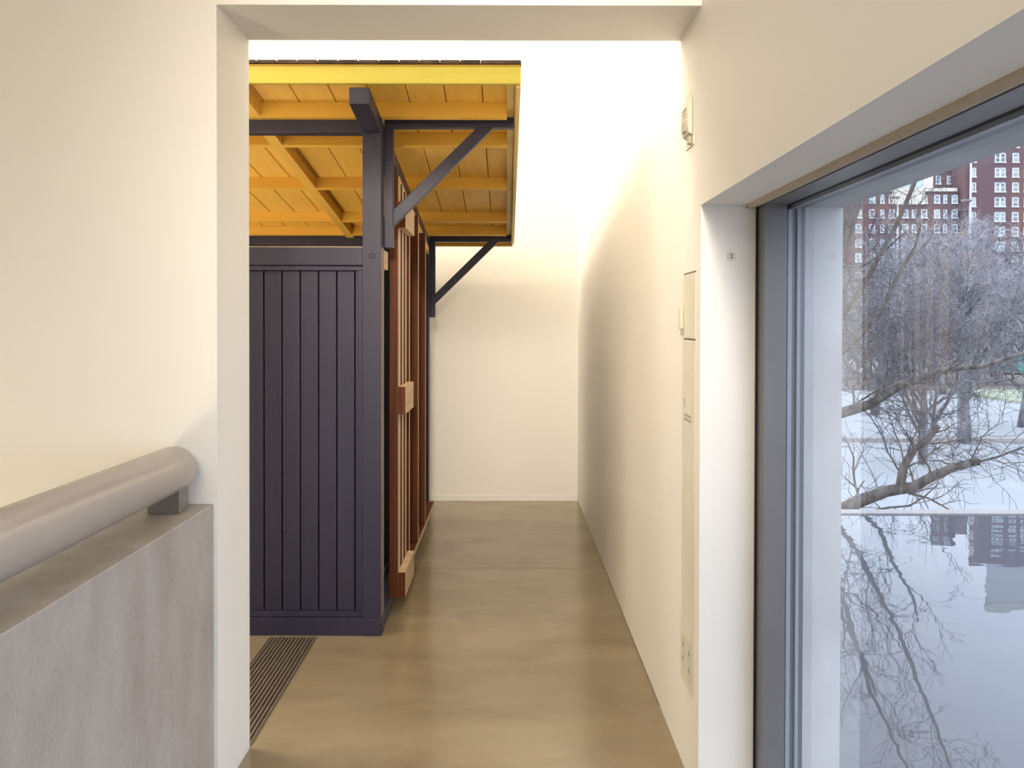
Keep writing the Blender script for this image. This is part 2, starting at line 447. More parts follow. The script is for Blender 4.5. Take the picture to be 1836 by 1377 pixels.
# round fixing plate on the reveal
wp = empty('wall_button', (0.700, 2.3965, 1.699), 'small round ivory cover with two holes on the window reveal', 'cover plate')
def disc_y(mb, x, z, r, y0, y1, n=20):
    pts = [(x + r * math.cos(2 * math.pi * k / n), z + r * math.sin(2 * math.pi * k / n)) for k in range(n)]
    return mb.prism(pts, 'y', y0, y1)
disc_y(MB(), 0.700, 1.711, 0.013, 2.3955, YD0).build('plate', 'plastic', wp)
disc_y(MB(), 0.700, 1.7155, 0.0025, 2.3948, 2.3957, 10).build('hole', 'black', wp)
disc_y(MB(), 0.700, 1.7065, 0.0025, 2.3948, 2.3957, 10).build('hole', 'black', wp)

# ------------------------------------------------------------------ service panels on the right wall
def wall_x(y0, y1, z0, z1, t=0.003, mat='panelpaint', name='panel', parent=None, off=0.0, bevel=0.0008):
    return MB().box(XR - off - t, XR - off, y0, y1, z0, z1).build(name, mat, parent, bevel)
ap = wall_x(2.455, 2.622, 1.452, 1.665, name='access_panel')
tag(ap, 'small cream access door above the tall service panel', 'access panel')
wall_x(2.455, 2.622, 1.6655, 1.671, 0.0012, 'grille', 'shadow_gap', ap)
wall_x(2.460, 2.622, 1.446, 1.4505, 0.0012, 'grille', 'shadow_gap', ap)
lt = MB().box(XR - 0.017, XR - 0.003, 2.610, 2.632, 1.482, 1.560).build('latch', 'plastic', ap, 0.004)
bx('lever', 'plastic_d', lt, XR - 0.011, XR - 0.004, 2.616, 2.626, 1.460, 1.484, 0.002)
tp = wall_x(2.460, 2.628, 0.512, 1.444, name='service_panel')
tag(tp, 'tall narrow cream service panel between the access door and socket plate', 'wall panel')
wall_x(2.590, 2.602, 1.218, 1.250, 0.0004, 'print', 'printed_line', tp, 0.003, 0)
for i in range(2):
    wall_x(2.500, 2.600, 1.190 - 0.014 * i, 1.199 - 0.014 * i, 0.0004, 'print', 'printed_line', tp, 0.003, 0)
sp = wall_x(2.470, 2.636, 0.290, 0.508, name='socket_plate')
tag(sp, 'large cream socket plate at the bottom of the right wall', 'socket plate')
for (a, b, c, d) in ((2.575, 2.620, 0.335, 0.455), (2.495, 2.540, 0.320, 0.460)):
    s_ = wall_x(a, b, c, d, 0.003, 'plastic', 'socket', sp, 0.003)
    for k in range(2):
        zc = c + (d - c) * (0.30 + 0.4 * k)
        wall_x((a + b) / 2 - 0.010, (a + b) / 2 - 0.006, zc - 0.008, zc + 0.008, 0.0006, 'black', 'slot', s_, 0.006, 0)
# alarm sounder high on the wall
al = empty('alarm_sounder', (XR, 2.52, 2.075), 'cream alarm sounder mounted high on the wall under the lintel', 'alarm')
wall_x(2.485, 2.590, 2.080, 2.262, 0.004, 'plastic', 'back_plate', al)
hs = MB().prism([(XR - 0.004, 2.112), (XR - 0.018, 2.120), (XR - 0.022, 2.150), (XR - 0.022, 2.195), (XR - 0.015, 2.232), (XR - 0.004, 2.238)],
                'y', 2.492, 2.582).build('housing', 'plastic', al, 0.003)
bx('strobe_lens', 'plastic_d', hs, XR - 0.026, XR - 0.016, 2.515, 2.560, 2.128, 2.164, 0.003)
for k in range(4):
    bx('vent_slot', 'plastic_d', hs, XR - 0.0226, XR - 0.0215, 2.510, 2.565, 2.174 + 0.009 * k, 2.178 + 0.009 * k)
bx('pull_tab', 'plastic_d', al, XR - 0.014, XR - 0.004, 2.505, 2.530, 2.086, 2.112, 0.002)

# ------------------------------------------------------------------ handrail
hr = empty('handrail', (-1.012, 0, 0.934), 'thick grey tubular handrail with rounded end on the concrete parapet', 'handrail')
RC = (-1.012, 1.056); RR = 0.0690
pts, rad = [], []
yE = 2.325
pts.append((RC[0], -3.49, RC[1])); rad.append(RR)
pts.append((RC[0], yE, RC[1])); rad.append(RR)
for k in range(1, 9):
    t = math.pi / 2 * k / 8
    pts.append((RC[0], yE + RR * math.sin(t), RC[1])); rad.append(max(RR * math.cos(t), 0.0005))
MB().tube(pts, rad, 40).build('rail', 'rail', hr, smooth=True)
for y in (2.27, 0.98, -0.32, -1.62):
    bx('bracket', 'steel', hr, -1.062, -0.966, y, y + 0.068, 0.934, 1.008, 0.002)

# ------------------------------------------------------------------ floor grille
gr = empty('floor_grille', ((GX0 + GX1) / 2, (GY0 + GY1) / 2, -0.05), 'bronze linear floor grille with parallel bars running under the pavilion', 'grille')
bx('trench', 'black', gr, GX0, GX1, GY0, GY1, -0.2, -0.045)
bx('edge_bar', 'grille', gr, GX0, GX0 + 0.005, GY0, GY1, -0.045, 0.001)
bx('edge_bar', 'grille', gr, GX1 - 0.005, GX1, GY0, GY1, -0.045, 0.001)
nb = 13
gm = None
for k in range(nb):
    x = GX0 + 0.005 + (GX1 - GX0 - 0.010) * (k + 0.5) / nb
    if gm is None:
        gm = bx('grille_bar', 'grille', gr, x - 0.0048, x + 0.0048, GY0, GY1, -0.045, 0.0)
    else:
        c = gm.copy(); COL.objects.link(c); c.location = gm.location + Vector(((GX1 - GX0 - 0.010) * k / nb, 0, 0))

# ================================================================== TIMBER PAVILION
PV = empty('timber_pavilion', (-1.3, 4.7, 0), 'navy timber pavilion with yellow roof overhang and brown open stud side', 'pavilion')
SL = 0.143
Lz = lambda y: 3.009 - SL * y          # underside of the purlins
Dz = lambda y: 3.078 - SL * y          # underside of the roof boards
Bz = lambda y: 2.935 - SL * y          # underside of the top beams
YF, YP = 3.674, 3.763                  # front and back face of the front post
YR0, YR1 = 5.93, 6.02                  # rear post
XP0, XP1 = -0.688, -0.599              # right-hand post
XLF = -2.55                            # left end of the pavilion
RY0, RY1 = 3.34, 6.20                  # roof eaves
NB = dict(bevel=0.002)

# posts
bx('post', 'navy', PV, XP0, XP1, YF, YP, 0.082, Bz(YF) + 0.0, 0.003)
bx('post_foot', 'navy', PV, XP0 - 0.001, XP1 + 0.003, YF - 0.003, YP, 0.0, 0.082, 0.003)
bx('post', 'navy', PV, XP0, XP1, YR0, YR1, 0.0, Bz(YR1), 0.003)
bx('post', 'navy', PV, XLF, XLF + 0.089, YF, YP, 0.0, Bz(YF), 0.003)
bx('post', 'navy', PV, XLF, XLF + 0.089, YR0, YR1, 0.0, Bz(YR1), 0.003)
# plug on the right front post
def ring_y(mb, x, z, r0, r1, y0, y1, n=24):
    i = len(mb.v)
    for (r, y) in ((r1, y1), (r1, y0), (r0, y0), (r0, y1)):
        for k in range(n):
            t = 2 * math.pi * k / n
            mb.v.append((x + r * math.cos(t), y, z + r * math.sin(t)))
    for a in range(3):
        for k in range(n):
            mb.f.append((i + a * n + k, i + a * n + (k + 1) % n, i + (a + 1) * n + (k + 1) % n, i + (a + 1) * n + k)); mb.mi.append(0)
    return mb
bo = ring_y(MB(), -0.6435, 1.821, 0.0085, 0.0145, YF - 0.0025, YF + 0.001).build('bolt_plug', 'black', PV)
disc_y(MB(), -0.6435, 1.821, 0.008, YF - 0.002, YF + 0.001).build('plug_face', 'navy', bo)
# top beams along the depth (on the posts) and across
for x0 in (XP0, XLF):
    MB().slopebox(x0, x0 + 0.089, RY0 + 0.021, 6.13, Bz(RY0 + 0.021), Bz(6.13), Lz(RY0 + 0.021), Lz(6.13)).build('top_beam', 'navy_y', PV, 0.003)
bx('cross_beam', 'navy', PV, XLF + 0.089, XP0, 3.712, 3.785, 2.418, 2.505, 0.003)
bx('cross_beam', 'navy', PV, XLF + 0.089, XP0, 5.94, 6.016, 2.100, 2.184, 0.003)

# roof boards
xj = [-0.114 - 0.1745 * k for k in range(0, 14)]
edges = [0.036] + xj
edges = [e for e in edges if e > XLF - 0.25]
first = None
TB = 0.018
for k in range(len(edges) - 1):
    xa, xb = edges[k + 1] + 0.0018, edges[k] - 0.0018
    mb = MB()
    ch = 0.004
    # board with chamfered lower edges
    i = 0
    prof = [(xa + ch, 0.0), (xb - ch, 0.0), (xb, ch), (xb, TB), (xa, TB), (xa, ch)]
    n = len(prof)
    y0, y1 = RY0 + 0.022, RY1 - 0.022
    for (p, q) in prof: mb.v.append((p, y0, Dz(y0) + q))
    for (p, q) in prof: mb.v.append((p, y1, Dz(y1) + q))
    mb.f += [tuple(range(n)), tuple(reversed(range(n, 2 * n)))]
    for j in range(n): mb.f.append((j, n + j, n + (j + 1) % n, (j + 1) % n))
    mb.mi += [0] * len(mb.f)
    mb.build('roof_board', 'amber', PV)
XRL = edges[-1]
# purlins across, with the deeper rafters between
raft = [(0.000, 0.034), (-1.236, -1.175), (-2.41, -2.349)]
bays = [(-1.175, 0.000), (-2.349, -1.236)]
for yp in (3.673, 4.037, 4.744, 5.480, 5.850):
    for (a, b) in bays:
        MB().slopebox(a, b, yp, yp + 0.038, Lz(yp), Lz(yp + .038), Dz(yp), Dz(yp + .038)).build('purlin', 'amber_x', PV, 0.0015)
for (a, b) in raft:
    up = 0.036 if a == 0 else 0.0
    MB().slopebox(a, b, RY0 + 0.022, RY1 - 0.022, Lz(RY0 + .022) + up, Lz(RY1 - .022) + up, Dz(RY0 + .022), Dz(RY1 - .022)).build('rafter', 'rake' if a == 0 else 'amber', PV, 0.0015)
# fascias and rake boards
bx('fascia', 'yellow', PV, XRL, 0.060, RY0, RY0 + 0.020, 2.5375, 2.614, 0.003)
bx('fascia_fillet', 'amber_x', PV, XRL, 0.056, RY0 - 0.002, RY0 + 0.016, 2.6145, 2.6185)
bx('fascia', 'amber_x', PV, XRL, 0.050, RY1 - 0.020, RY1, 2.118, Dz(RY1) + TB, 0.003)
MB().slopebox(0.041, 0.060, RY0 + 0.0205, RY1 - 0.10, Dz(RY0) - 0.075, Dz(RY1 - .1) - 0.075, Dz(RY0) + TB, Dz(RY1 - .1) + TB).build('rake_board', 'rake', PV, 0.002)
MB().slopebox(0.036, 0.050, RY0 + 0.0225, RY1 - 0.0205, Dz(RY0) - 0.066, Dz(RY1) - 0.066, Dz(RY0) + TB, Dz(RY1) + TB).build('rake_board', 'rake', PV, 0.002)
MB().slopebox(XRL, XRL + 0.019, RY0 + 0.0205, RY1 - 0.0205, Dz(RY0) - 0.075, Dz(RY1) - 0.075, Dz(RY0) + TB, Dz(RY1) + TB).build('rake_board', 'rake', PV, 0.002)
# shingles: tabs at the front eave, then the rest of the slope as courses
ZS = lambda y: Dz(y) + TB
rng = random.Random(4)
def tab(xa, xb, y0, y1, lift):
    mb = MB()
    r = 0.006
    za, zb_ = ZS(y0) + lift, ZS(y1) + lift
    t = 0.0075
    prof = [(xa + r, 0), (xb - r, 0), (xb, r * 0.5), (xb - r * 0.6, t), (xa + r * 0.6, t), (xa, r * 0.5)]
    n = len(prof)
    for (p, q) in prof: mb.v.append((p, y0, za + q))
    for (p, q) in prof: mb.v.append((p, y1, zb_ + q))
    mb.f += [tuple(range(n)), tuple(reversed(range(n, 2 * n)))]
    for j in range(n): mb.f.append((j, n + j, n + (j + 1) % n, (j + 1) % n))
    mb.mi += [0] * len(mb.f)
    return mb
P_T = 0.176
for course, (y0, y1, lift, off) in enumerate(((RY0 - 0.012, RY0 + 0.14, 0.001, 0.0), (RY0 - 0.010, RY0 + 0.26, 0.0085, P_T / 2),
                                              (RY0 + 0.13, RY0 + 0.42, 0.016, 0.0))):
    x = 0.062
    pitch = P_T if course != 1 else P_T / 2
    xe = 0.062 - (pitch if course != 1 else P_T)
    while x > XRL:
        xa = max(xe, XRL - 0.01)
        tab(xa + 0.0006, x - 0.0006, y0, y1, lift + rng.uniform(0, 0.001)).build('shingle', 'shingle', PV)
        x = xe; xe -= pitch
MB().slopebox(XRL, 0.060, RY0 + 0.002, RY0 + 0.32, ZS(RY0 + .002) - 0.0002, ZS(RY0 + .32) - 0.0002, ZS(RY0 + .002) + 0.0012, ZS(RY0 + .32) + 0.0012).build('underlay', 'shingle', PV)
bx_roof = MB().slopebox(XRL - 0.01, 0.062, RY0 + 0.30, RY1 + 0.012, ZS(RY0 + .30), ZS(RY1 + .012), ZS(RY0 + .30) + 0.022, ZS(RY1 + .012) + 0.022)
bx_roof.build('roof_covering', 'shingle', PV)

# front wall
ZR0, ZR1 = 1.777, 1.863
bx('front_rail', 'navy', PV, XLF + 0.089, XP0, YF + 0.004, YF + 0.06, ZR0, ZR1, 0.002)
bx('rail_highlight', 'pale', PV, XLF + 0.089, XP0, YF + 0.010, YF + 0.055, ZR1, ZR1 + 0.004)  # pale strip painted in as the bright line along the rail top
bx('panel_trim', 'navy', PV, XLF + 0.089, XP0, YF + 0.010, YF + 0.055, 1.752, ZR0 - 0.004, 0.002)
bx('panel_stile', 'navy', PV, XP0 - 0.0225, XP0 - 0.001, YF + 0.010, YF + 0.055, 0.112, 1.752, 0.002)
bx('panel_stile', 'navy', PV, XP0 - 0.036, XP0 - 0.0235, YF + 0.019, YF + 0.055, 0.112, 1.752, 0.002)
bx('panel_trim', 'navy', PV, XLF + 0.089, XP0, YF + 0.010, YF + 0.055, 0.087, 0.112, 0.002)
bx('base_rail', 'navy', PV, XLF + 0.089, XP0 - 0.001, YF + 0.001, YF + 0.06, 0.0, 0.085, 0.002)
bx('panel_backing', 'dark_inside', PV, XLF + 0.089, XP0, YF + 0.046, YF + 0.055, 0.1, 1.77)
x = XP0 - 0.0405
bw = 0.0877
fb = None
k = 0
while x - bw > XLF + 0.085:
    if fb is None:
        fb = MB().box(x - bw + 0.0030, x - 0.0030, YF + 0.026, YF + 0.045, 0.112, 1.752).build('panel_board', 'navy', PV, 0.003)
    else:
        c = fb.copy(); COL.objects.link(c); c.location = fb.location + Vector((-bw * k, rng.uniform(-0.0006, 0.0006), 0))
    x -= bw; k += 1
# closed rear and left walls (interior darkness painted in as near-black)
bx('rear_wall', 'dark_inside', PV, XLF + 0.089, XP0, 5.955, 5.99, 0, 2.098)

# right side: sill, stub rail, hung slat door and open studs
bx('side_sill', 'navy_y', PV, XP0 + 0.01, XP1, YP, YR0, 0.0, 0.082, 0.003)
bx('inner_sill', 'navy_y', PV, XP0 - 0.045, XP0 + 0.008, YP, YR0, 0.05, 0.11, 0.003)
bx('post_sheen', 'sheen', PV, XP1, XP1 + 0.0025, YF + 0.006, YP - 0.012, 0.09, 1.862)  # thin strip carrying the painted sheen of the post's side face
bx('stub_rail', 'pale', PV, XP0 + 0.03, XP1 - 0.002, YP, 3.905, 1.768, 1.860, 0.002)
DY0 = 3.950
XD0, XD1 = -0.600, -0.556
for (a, b) in ((DY0, 4.040), (4.096, 4.166), (4.228, 4.282)):
    MB().box(XD0, XD1, a, b, 0.084, 2.26 - 0.143 * (a - DY0)).build('door_slat', ['brown', 'pale_z'], PV, 0.0015)
for o in [o for o in COL.objects if o.name.startswith('door_slat')]:
    for p in o.data.polygons:
        p.material_index = 1 if p.normal.x > 0.9 else 0
def rail(z0, z1, y1, name='door_rail'):
    o = MB().box(XD1, -0.5185, DY0, y1, z0, z1).build(name, ['brown', 'pale'], PV, 0.002)
    for p in o.data.polygons:
        p.material_index = 1 if (p.normal.x > 0.9 or abs(p.normal.z) > 0.9) else 0
    return o
rail(0.084, 0.217, 4.33); rail(1.031, 1.174, 4.30); rail(1.990, 2.124, 4.33)
for zc in (0.15, 1.10):
    disc_y(MB(), -0.537, zc, 0.003, DY0 - 0.0005, DY0 + 0.002, 10).build('nail_hole', 'black', PV)
# studs
for a in (4.396, 4.840, 5.268):
    o = MB().box(-0.645, XD1, a, a + 0.038, 0.125, Bz(a + 0.038) - 0.058).build('stud', ['brown', 'pale_z'], PV, 0.0015)
    for p in o.data.polygons: p.material_index = 1 if p.normal.x > 0.9 else 0
bx('stud', 'navy', PV, -0.645, -0.600, 4.19, 4.228, 2.02, Bz(4.21), 0.0015)
o = MB().box(-0.645, XD1, 4.34, YR0, 0.084, 0.123).build('bottom_plate', ['brown', 'pale'], PV, 0.0015)
for p in o.data.polygons: p.material_index = 1 if p.normal.x > 0.9 else 0
o = MB().slopebox(-0.640, -0.5985, 4.35, YR0, Bz(4.35) - 0.055, Bz(YR0) - 0.055, Bz(4.35) - 0.002, Bz(YR0) - 0.002).build('header_board', 'amber', PV, 0.0015)
bx('side_shade_sheet', 'dark_inside', PV, -0.700, -0.690, 4.37, YR0, 0.05, 2.10)  # near-black sheet added to paint the dark interior behind the studs
# brackets
def bracket(yf, zt, name='bracket'):
    z0 = zt - 0.052
    v = MB().box(-0.598, -0.556, yf, yf + 0.048, z0 - 0.588, z0).build(name, 'navy', PV, 0.002)
    bx('arm', 'navy', v, -0.598, 0.034, yf, yf + 0.048, z0, zt, 0.002)
    # diagonal brace
    xa, xb = -0.556, -0.066
    zl0, zl1 = z0 - 0.482, z0 - 0.404
    MB().prism([(xa, zl0), (xb, z0), (xb - 0.080, z0), (xa, zl1)], 'y', yf + 0.002, yf + 0.046).build('brace', 'navy', v, 0.002)
    return v
bracket(YP + 0.002, 2.509)
bracket(5.99, 2.186)

# ================================================================== OUTDOORS
ZW = -0.15
pool = MB().box(1.052, 16, -8, 6.65, -0.30, ZW).build('pool', 'water')
tag(pool, 'still dark reflecting pool outside the window', 'pool')
cp = MB().box(1.048, 16.2, 6.652, 6.795, -0.34, ZW + 0.012).build('pool_coping', 'kerb_d', None, 0.004)
tag(cp, 'thin pale stone edge along the far side of the pool', 'coping')
struct(MB().box(1.048, 16.2, 6.80, 6.95, -2.6, -0.35).build('wall_retaining', 'concrete_out'), 'retaining wall below the pool')
ZG = -2.5
gd = MB()
gd.v = [(-60, 6.9, ZG), (260, 6.9, ZG), (260, 330, ZG), (-60, 330, ZG)]; gd.f = [(0, 1, 2, 3)]; gd.mi = [0]
struct(gd.build('ground', 'asphalt', None, recalc=False), 'pale asphalt street beyond the pool')
kb = MB().box(10, 60, 26.0, 26.4, ZG, ZG + 0.14).build('kerb', 'kerb_d'); tag(kb, 'pale kerb line across the street', 'kerb')
lw = MB().box(26, 90, 31, 46, ZG, ZG + 0.13).build('lawn', 'grass'); tag(lw, 'pale winter lawn behind the street', 'lawn', kind='structure')
lw2 = MB().box(-20, 240, 46.5, 152, ZG, ZG + 0.10).build('lawn', 'litter'); tag(lw2, 'brown leaf strewn ground before the brick buildings', 'lawn', kind='structure')

# brick buildings
def window_obj(name, wdt, hgt, double=False, lit=False):
    """frame ring, meeting rail, glass; facade plane y=0, outward -y"""
    mb = MB()
    t = 0.12
    mb.box(-wdt / 2, wdt / 2, -0.02, 0.05, 0, hgt, 1)                       # glass
    mb.box(-wdt / 2 - .06, -wdt / 2 + t, -0.12, 0.05, 0, hgt, 0).box(wdt / 2 - t, wdt / 2 + .06, -0.12, 0.05, 0, hgt, 0)
    mb.box(-wdt / 2, wdt / 2, -0.12, 0.05, hgt - t, hgt + .06, 0).box(-wdt / 2 - .15, wdt / 2 + .15, -0.25, 0.05, -0.16, 0.05, 0)
    mb.box(-wdt / 2, wdt / 2, -0.10, 0.05, hgt * .5 - .06, hgt * .5 + .06, 0)
    if double: mb.box(-0.16, 0.16, -0.12, 0.05, 0, hgt, 0)
    return mb
class Building:
    def __init__(s, root):
        s.root = root; s.cache = {}
    def win(s, x, y, z, wdt, hgt, double=False):
        key = (wdt, hgt, double)
        if key not in s.cache:
            o = window_obj('window', wdt, hgt, double).build('window', ['winwhite', 'farglass'], s.root, origin=(0, 0, 0))
            o.location = Vector((x, y, z)) - WLOC[s.root]
            s.cache[key] = o
        else:
            o = s.cache[key].copy(); COL.objects.link(o); o.location = Vector((x, y, z)) - WLOC[s.root]
PXM = 155.0 / FPX
def skew(name, mat, root, boxes, k=0.66, y0=153.0):
    """blocks on the slanting plot line: side walls run back to the right"""
    mb = MB()
    for (xa, xb, ya, yb, za, zb) in boxes:
        da, db = (ya - y0) * k, (yb - y0) * k
        mb.prism([(xa + da, ya), (xb + da, ya), (xb + db, yb), (xa + db, yb)], 'z', za, zb)
    return mb.build(name, mat, root)
b1 = empty('apartment_building', (78, 155, ZG), 'long dark red brick apartment block with small white windows and cream cornice', 'building')
skew('wall', 'brick', b1, [(60, 85.3, 155, 172, ZG, 28.2), (85.3, 90.9, 155, 157.9, ZG, 28.2)], y0=155.0)
skew('cornice', 'stone', b1, [(76, 90.7, 154.6, 157.8, 28.2, 28.9)], y0=155.0)
bx('gable_panel', 'stone', b1, 77.5, 84, 154.7, 155.2, 25.6, 28.2)
bx('penthouse', 'paleblue', b1, 82.5, 85.6, 158, 165, 28.2, 31.2)
BB = Building(b1)
for (u, wd) in ((1537.7, 1.05), (1562, 1.05), (1580, .65), (1597, 1.05), (1621, 1.1), (1637, .75), (1655, 1.1), (1678, 1.05), (1692.5, .6), (1709.5, 1.1)):
    for r in range(10):
        v = 356 + 26.2 * r
        BB.win((u - 908) * PXM, 155, 1.5 + (580 - v) * PXM - 0.8, wd, 1.6)
b2 = empty('apartment_tower', (105, 156, ZG), 'tall plum brick apartment tower with double white windows', 'building')
skew('wall', 'brick2', b2, [(92.3, 124, 153.0, 180, ZG, 46.0)])
skew('bay', 'brick2', b2, [(87.4, 92.0, 158, 175, ZG, 44.0)], y0=158.0)
bx('bay', 'brick', b2, 91.0, 92.3, 153.6, 157.9, ZG, 40.5)
skew('roof_block', 'concrete_out', b2, [(97.8, 118, 156, 176, 46.0, 55.0)], y0=156.0)
skew('parapet_cap', 'stone', b2, [(97.5, 118.2, 155.8, 176.2, 55.0, 56.4)], y0=156.0)
BT = Building(b2)
PX2 = 153.0 / FPX
for (u, wd, db) in ((1744, .6, False), (1790.5, 2.0, True), (1818, 1.15, False), (1839, 1.15, False), (1866, 2.0, True), (1893, 1.15, False)):
    for r in range(18):
        v = 282.5 - 26.4 * 6 + 26.4 * r
        z = 1.5 + (580 - v) * PX2 - 0.8
        if z < 44.0: BT.win((u - 908) * PX2, 153.0, z, wd, 1.75, db)
for u in (1680, 1700):
    for r in range(14):
        z = 44 - 2.95 * r - 1.9
        if z > 30: BT.win((u - 908) * 158 / FPX, 158.0, z, 0.9, 1.6)

# low things across the street
def px(u, v, y): return ((u - 908) * y / FPX, 1.5 - (v - 580) * y / FPX)
van = empty('delivery_van', (43, 62, ZG), 'pale blue box van parked behind the bare trees at far right', 'van')
bx('cargo_box', 'paleblue', van, 40.2, 44.8, 62, 64.2, ZG + 0.7, ZG + 3.3, 0.06)
MB().prism([(38.6, ZG + .7), (40.15, ZG + .7), (40.15, ZG + 2.5), (39.4, ZG + 2.5), (38.75, ZG + 1.6)], 'y', 62.1, 64.1).build('cab', 'paleblue', van, 0.05)
bx('chassis', 'black', van, 38.8, 44.7, 62.2, 64.0, ZG + .45, ZG + .7)
for xw in (39.5, 43.6):
    for yw in (62.0, 63.9):
        disc_y(MB(), xw, ZG + .42, .42, yw, yw + .3, 16).build('wheel', 'black', van)
tb = empty('waste_container', (39.8, 60.5, ZG), 'teal waste container in front of the van', 'container')
MB().prism([(38.2, ZG + .25), (40.6, ZG + .25), (40.8, ZG + 1.5), (38.0, ZG + 1.5)], 'y', 59.8, 61.2).build('bin', 'teal', tb, 0.04)
bx('lid', 'teal', tb, 37.95, 40.85, 59.7, 61.3, ZG + 1.5, ZG + 1.62, 0.03)
for xw in (38.4, 40.4): disc_y(MB(), xw, ZG + .13, .13, 60.3, 60.4, 12).build('wheel', 'black', tb)

def pole(x, y, h, lab):
    r = empty('lamp_post', (x, y, ZG), lab, 'lamp post')
    MB().tube([(x, y, ZG), (x, y, ZG + h * .5), (x, y, ZG + h)], [0.09, 0.07, 0.05], 10).build('mast', 'kerb', r, smooth=True)
    MB().tube([(x, y, ZG), (x, y, ZG + .5)], [0.16, 0.13], 12).build('foot', 'kerb', r)
    bx('lantern', 'alu', r, x - 0.5, x + 0.1, y - .15, y + .15, ZG + h, ZG + h + .14, 0.03)
pole(*((1608 - 908) * 50.2 / FPX, 50.2), 12.2, 'tall pale lamp post in front of the long brick block')
pole(*((1737 - 908) * 50.2 / FPX, 50.2), 12.0, 'tall pale lamp post in front of the brick tower')

# ------------------------------------------------------------------ bare trees
def branch(rng, p, d, length, nseg, r0, r1, wander, up, out):
    pts, rad = [p.copy()], [r0]
    d = d.normalized()
    st = length / nseg
    for k in range(nseg):
        d = (d + Vector((rng.gauss(0, wander), rng.gauss(0, wander), rng.gauss(0, wander) + up))).normalized()
        p = p + d * st
        pts.append(p.copy()); rad.append(r0 + (r1 - r0) * (k + 1) / nseg)
    out.append((pts, rad))
    return pts, rad
def sprout(rng, pts, rad, n, lmean, rk, nseg, wander, up, out, t0=0.25, ang=(35, 70), rmin=0.003):
    made = []
    L = len(pts) - 1
    for i in range(n):
        t = t0 + (1 - t0) * (i + rng.random()) / n
        f = t * L; k = min(int(f), L - 1); q = f - k
        p = pts[k].lerp(pts[k + 1], q)
        r = rad[k] + (rad[k + 1] - rad[k]) * q
        d = (pts[k + 1] - pts[k]).normalized()
        side = d.orthogonal().normalized()
        side.rotate(Matrix.Rotation(rng.uniform(0, 2 * math.pi), 3, d))
        a = math.radians(rng.uniform(*ang))
        dd = d * math.cos(a) + side * math.sin(a)
        ln = lmean * rng.uniform(0.6, 1.35) * (1.15 - 0.55 * t)
        rr = max(r * rk, rmin)
        made.append(branch(rng, p, dd, ln, nseg, rr, max(rr * 0.35, rmin * 0.6), wander, up, out))
    return made
def make_tree(name, loc, label, group, seed, h, tr, mats, n1=9, n2=6, n3=6, n4=4, limbs=None, lean=(0, 0), clear=0.28, rmin=0.006, spread=1.0, trunk_up=0.05):
    rng = random.Random(seed)
    root = empty(name, loc, label, 'tree', group)
    base = Vector(loc)
    trunk, br, tw = [], [], []
    pts, rad = branch(rng, base, Vector((lean[0], lean[1], 1)), h * 0.72, 9, tr, tr * 0.22, 0.05, trunk_up, trunk)
    lev1 = sprout(rng, pts, rad, n1, h * 0.44 * spread, 0.55, 7, 0.10, 0.07, br, t0=clear, ang=(30, 62), rmin=rmin * 2)
    lev1.append((pts[-4:], rad[-4:]))
    lev_l = []
    if limbs:
        for lp, lr in limbs:
            P = [Vector(q) for q in lp]
            R = [lr[0] + (lr[1] - lr[0]) * k / (len(P) - 1) for k in range(len(P))]
            br.append((P, R)); lev_l.append((P, R))
    lev2 = []
    for a, b in lev_l: lev2 += sprout(rng, a, b, n2 + 3, h * 0.15, 0.24, 6, 0.2, 0.05, br, t0=0.1, ang=(30, 80), rmin=rmin * 1.2)
    for a, b in lev1: lev2 += sprout(rng, a, b, n2, h * 0.20 * spread, 0.55, 5, 0.16, 0.06, br, t0=0.2, rmin=rmin * 1.4)
    lev3 = []
    for a, b in lev2: lev3 += sprout(rng, a, b, n3, h * 0.095, 0.55, 4, 0.2, 0.05, tw, t0=0.15, rmin=rmin)
    for a, b in lev3: sprout(rng, a, b, n4, h * 0.05, 0.6, 3, 0.22, 0.04, tw, t0=0.2, rmin=rmin * 0.7)
    m = MB()
    for a, b in trunk: m.tube(a, b, 10)
    m.build('trunk', mats[0], root, smooth=True, recalc=False, origin=loc)
    m = MB()
    for a, b in br: m.tube(a, b, 6, cap=False)
    tag(m.build('branches', mats[0], root, smooth=True, recalc=False, origin=loc), kind='stuff')
    m = MB()
    for a, b in tw: m.tube(a, b, 3, cap=False)
    tag(m.build('twigs', mats[1], root, recalc=False, origin=loc), kind='stuff')
    return root
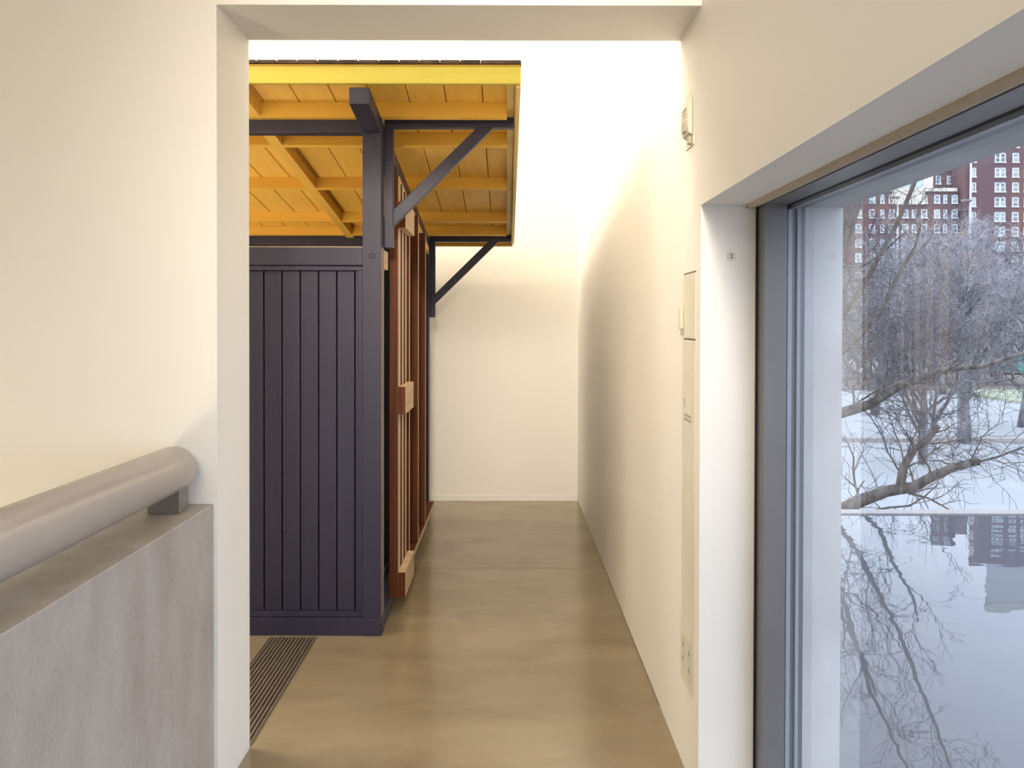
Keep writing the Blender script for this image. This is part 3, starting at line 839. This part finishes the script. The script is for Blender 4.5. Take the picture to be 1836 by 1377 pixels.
# near tree: trunk stands behind the concrete pier, its low limbs reach right
def P13(u, v, y=13.0): return (*[(u - 908) * y / FPX, y], 1.5 - (v - 580) * y / FPX)
limbs = [
    ([P13(1438, 960), P13(1490, 925), P13(1540, 899), P13(1590, 880, 12.9), P13(1640, 872, 12.8), P13(1680, 850, 12.7), P13(1715, 835, 12.7), P13(1757, 826, 12.7)], (0.13, 0.055)),
    ([P13(1750, 828, 12.7), P13(1790, 818, 12.6), P13(1836, 800, 12.5), P13(1900, 770, 12.3)], (0.022, 0.01)),
    ([P13(1615, 876, 12.85), P13(1622, 835, 12.8), P13(1640, 805, 12.7), P13(1665, 785, 12.6), P13(1683, 762, 12.6)], (0.075, 0.045)),
    ([P13(1440, 770), P13(1500, 742), P13(1560, 724), P13(1610, 692, 12.9), P13(1660, 674, 12.8), P13(1700, 660, 12.7), P13(1760, 655, 12.6), P13(1840, 630, 12.5)], (0.105, 0.030)),
    ([P13(1440, 700), P13(1500, 640), P13(1540, 600), P13(1580, 560), P13(1605, 500), P13(1640, 440), P13(1650, 400)], (0.06, 0.016)),
    ([(5.1, 13, 0.9), (5.9, 12.9, 2.0), (6.5, 12.8, 3.2), (7.0, 12.6, 4.6), (7.5, 12.4, 6.2), (7.8, 12.3, 7.5)], (0.055, 0.01)),
    ([(5.1, 13, 1.6), (5.7, 12.8, 3.0), (6.0, 12.6, 4.2), (6.6, 12.4, 5.6), (6.9, 12.2, 7.4)], (0.05, 0.01)),
]
make_tree('bare_tree', (5.0, 13.0, ZG), 'nearest bare brown tree with low crooked limbs reaching over from the left', None, 11, 9.0, 0.2,
          ('bark', 'twig_dark'), n1=3, n2=8, n3=6, n4=4, limbs=limbs, clear=0.55, rmin=0.006)
# street trees
T = [
    ((1730, 26.0), 7.0, 0.235, 21, 'straight grey trunked bare tree standing right of the crooked limb'),
    ((1656, 22.0), 5.2, 0.13, 22, 'small forked bare tree behind the crooked limb'),
    ((1835, 30.0), 8.5, 0.20, 23, 'bare tree spreading at the right edge of the window'),
    ((1570, 34.0), 9.0, 0.20, 24, 'bare tree beside the outer concrete pier'),
    ((1690, 44.0), 11.0, 0.24, 25, 'tall bare tree in front of the end of the long brick block'),
    ((1790, 52.0), 12.0, 0.25, 26, 'tall bare tree in front of the brick tower'),
    ((1620, 56.0), 12.0, 0.25, 27, 'tall bare tree in front of the middle of the brick block'),
]
for (u, y), h, tr, sd, lab in T:
    make_tree('bare_tree', ((u - 908) * y / FPX, y, ZG), lab, 'bare street trees', sd, h, tr, ('bark_grey', 'twig_dark' if sd == 22 else 'twig'),
              n1={21: 16, 22: 18}.get(sd, 12), n2=7, n3=6, n4=4, clear={21: 0.30, 22: 0.06}.get(sd, 0.18),
              spread={22: 1.25, 21: 1.1}.get(sd, 1.0), rmin=0.009 * (y / 24.0))
# thicket in front of the buildings
rng = random.Random(77)
proto = make_tree('scrub_tree', (24.0, 48.0, ZG), 'slender leafless tree in the thicket before the brick buildings', 'thicket trees before the buildings', 41, 7.0, 0.10,
                  ('bark_grey', 'twig'), n1=14, n2=6, n3=5, n4=3, clear=0.06, rmin=0.010)
for yy in (49, 55, 62):
    for u in range(1510, 1870, 40):
        uu = u + rng.uniform(-14, 14)
        y = yy + rng.uniform(-2, 2)
        r = proto.copy(); COL.objects.link(r)
        r.location = ((uu - 908) * y / FPX, y, ZG); r.rotation_euler = (0, 0, rng.uniform(0, 6.28))
        sc = rng.uniform(0.75, 1.2); r.scale = (sc, sc, sc)
        for ch in proto.children:
            c = ch.copy(); COL.objects.link(c); c.parent = r
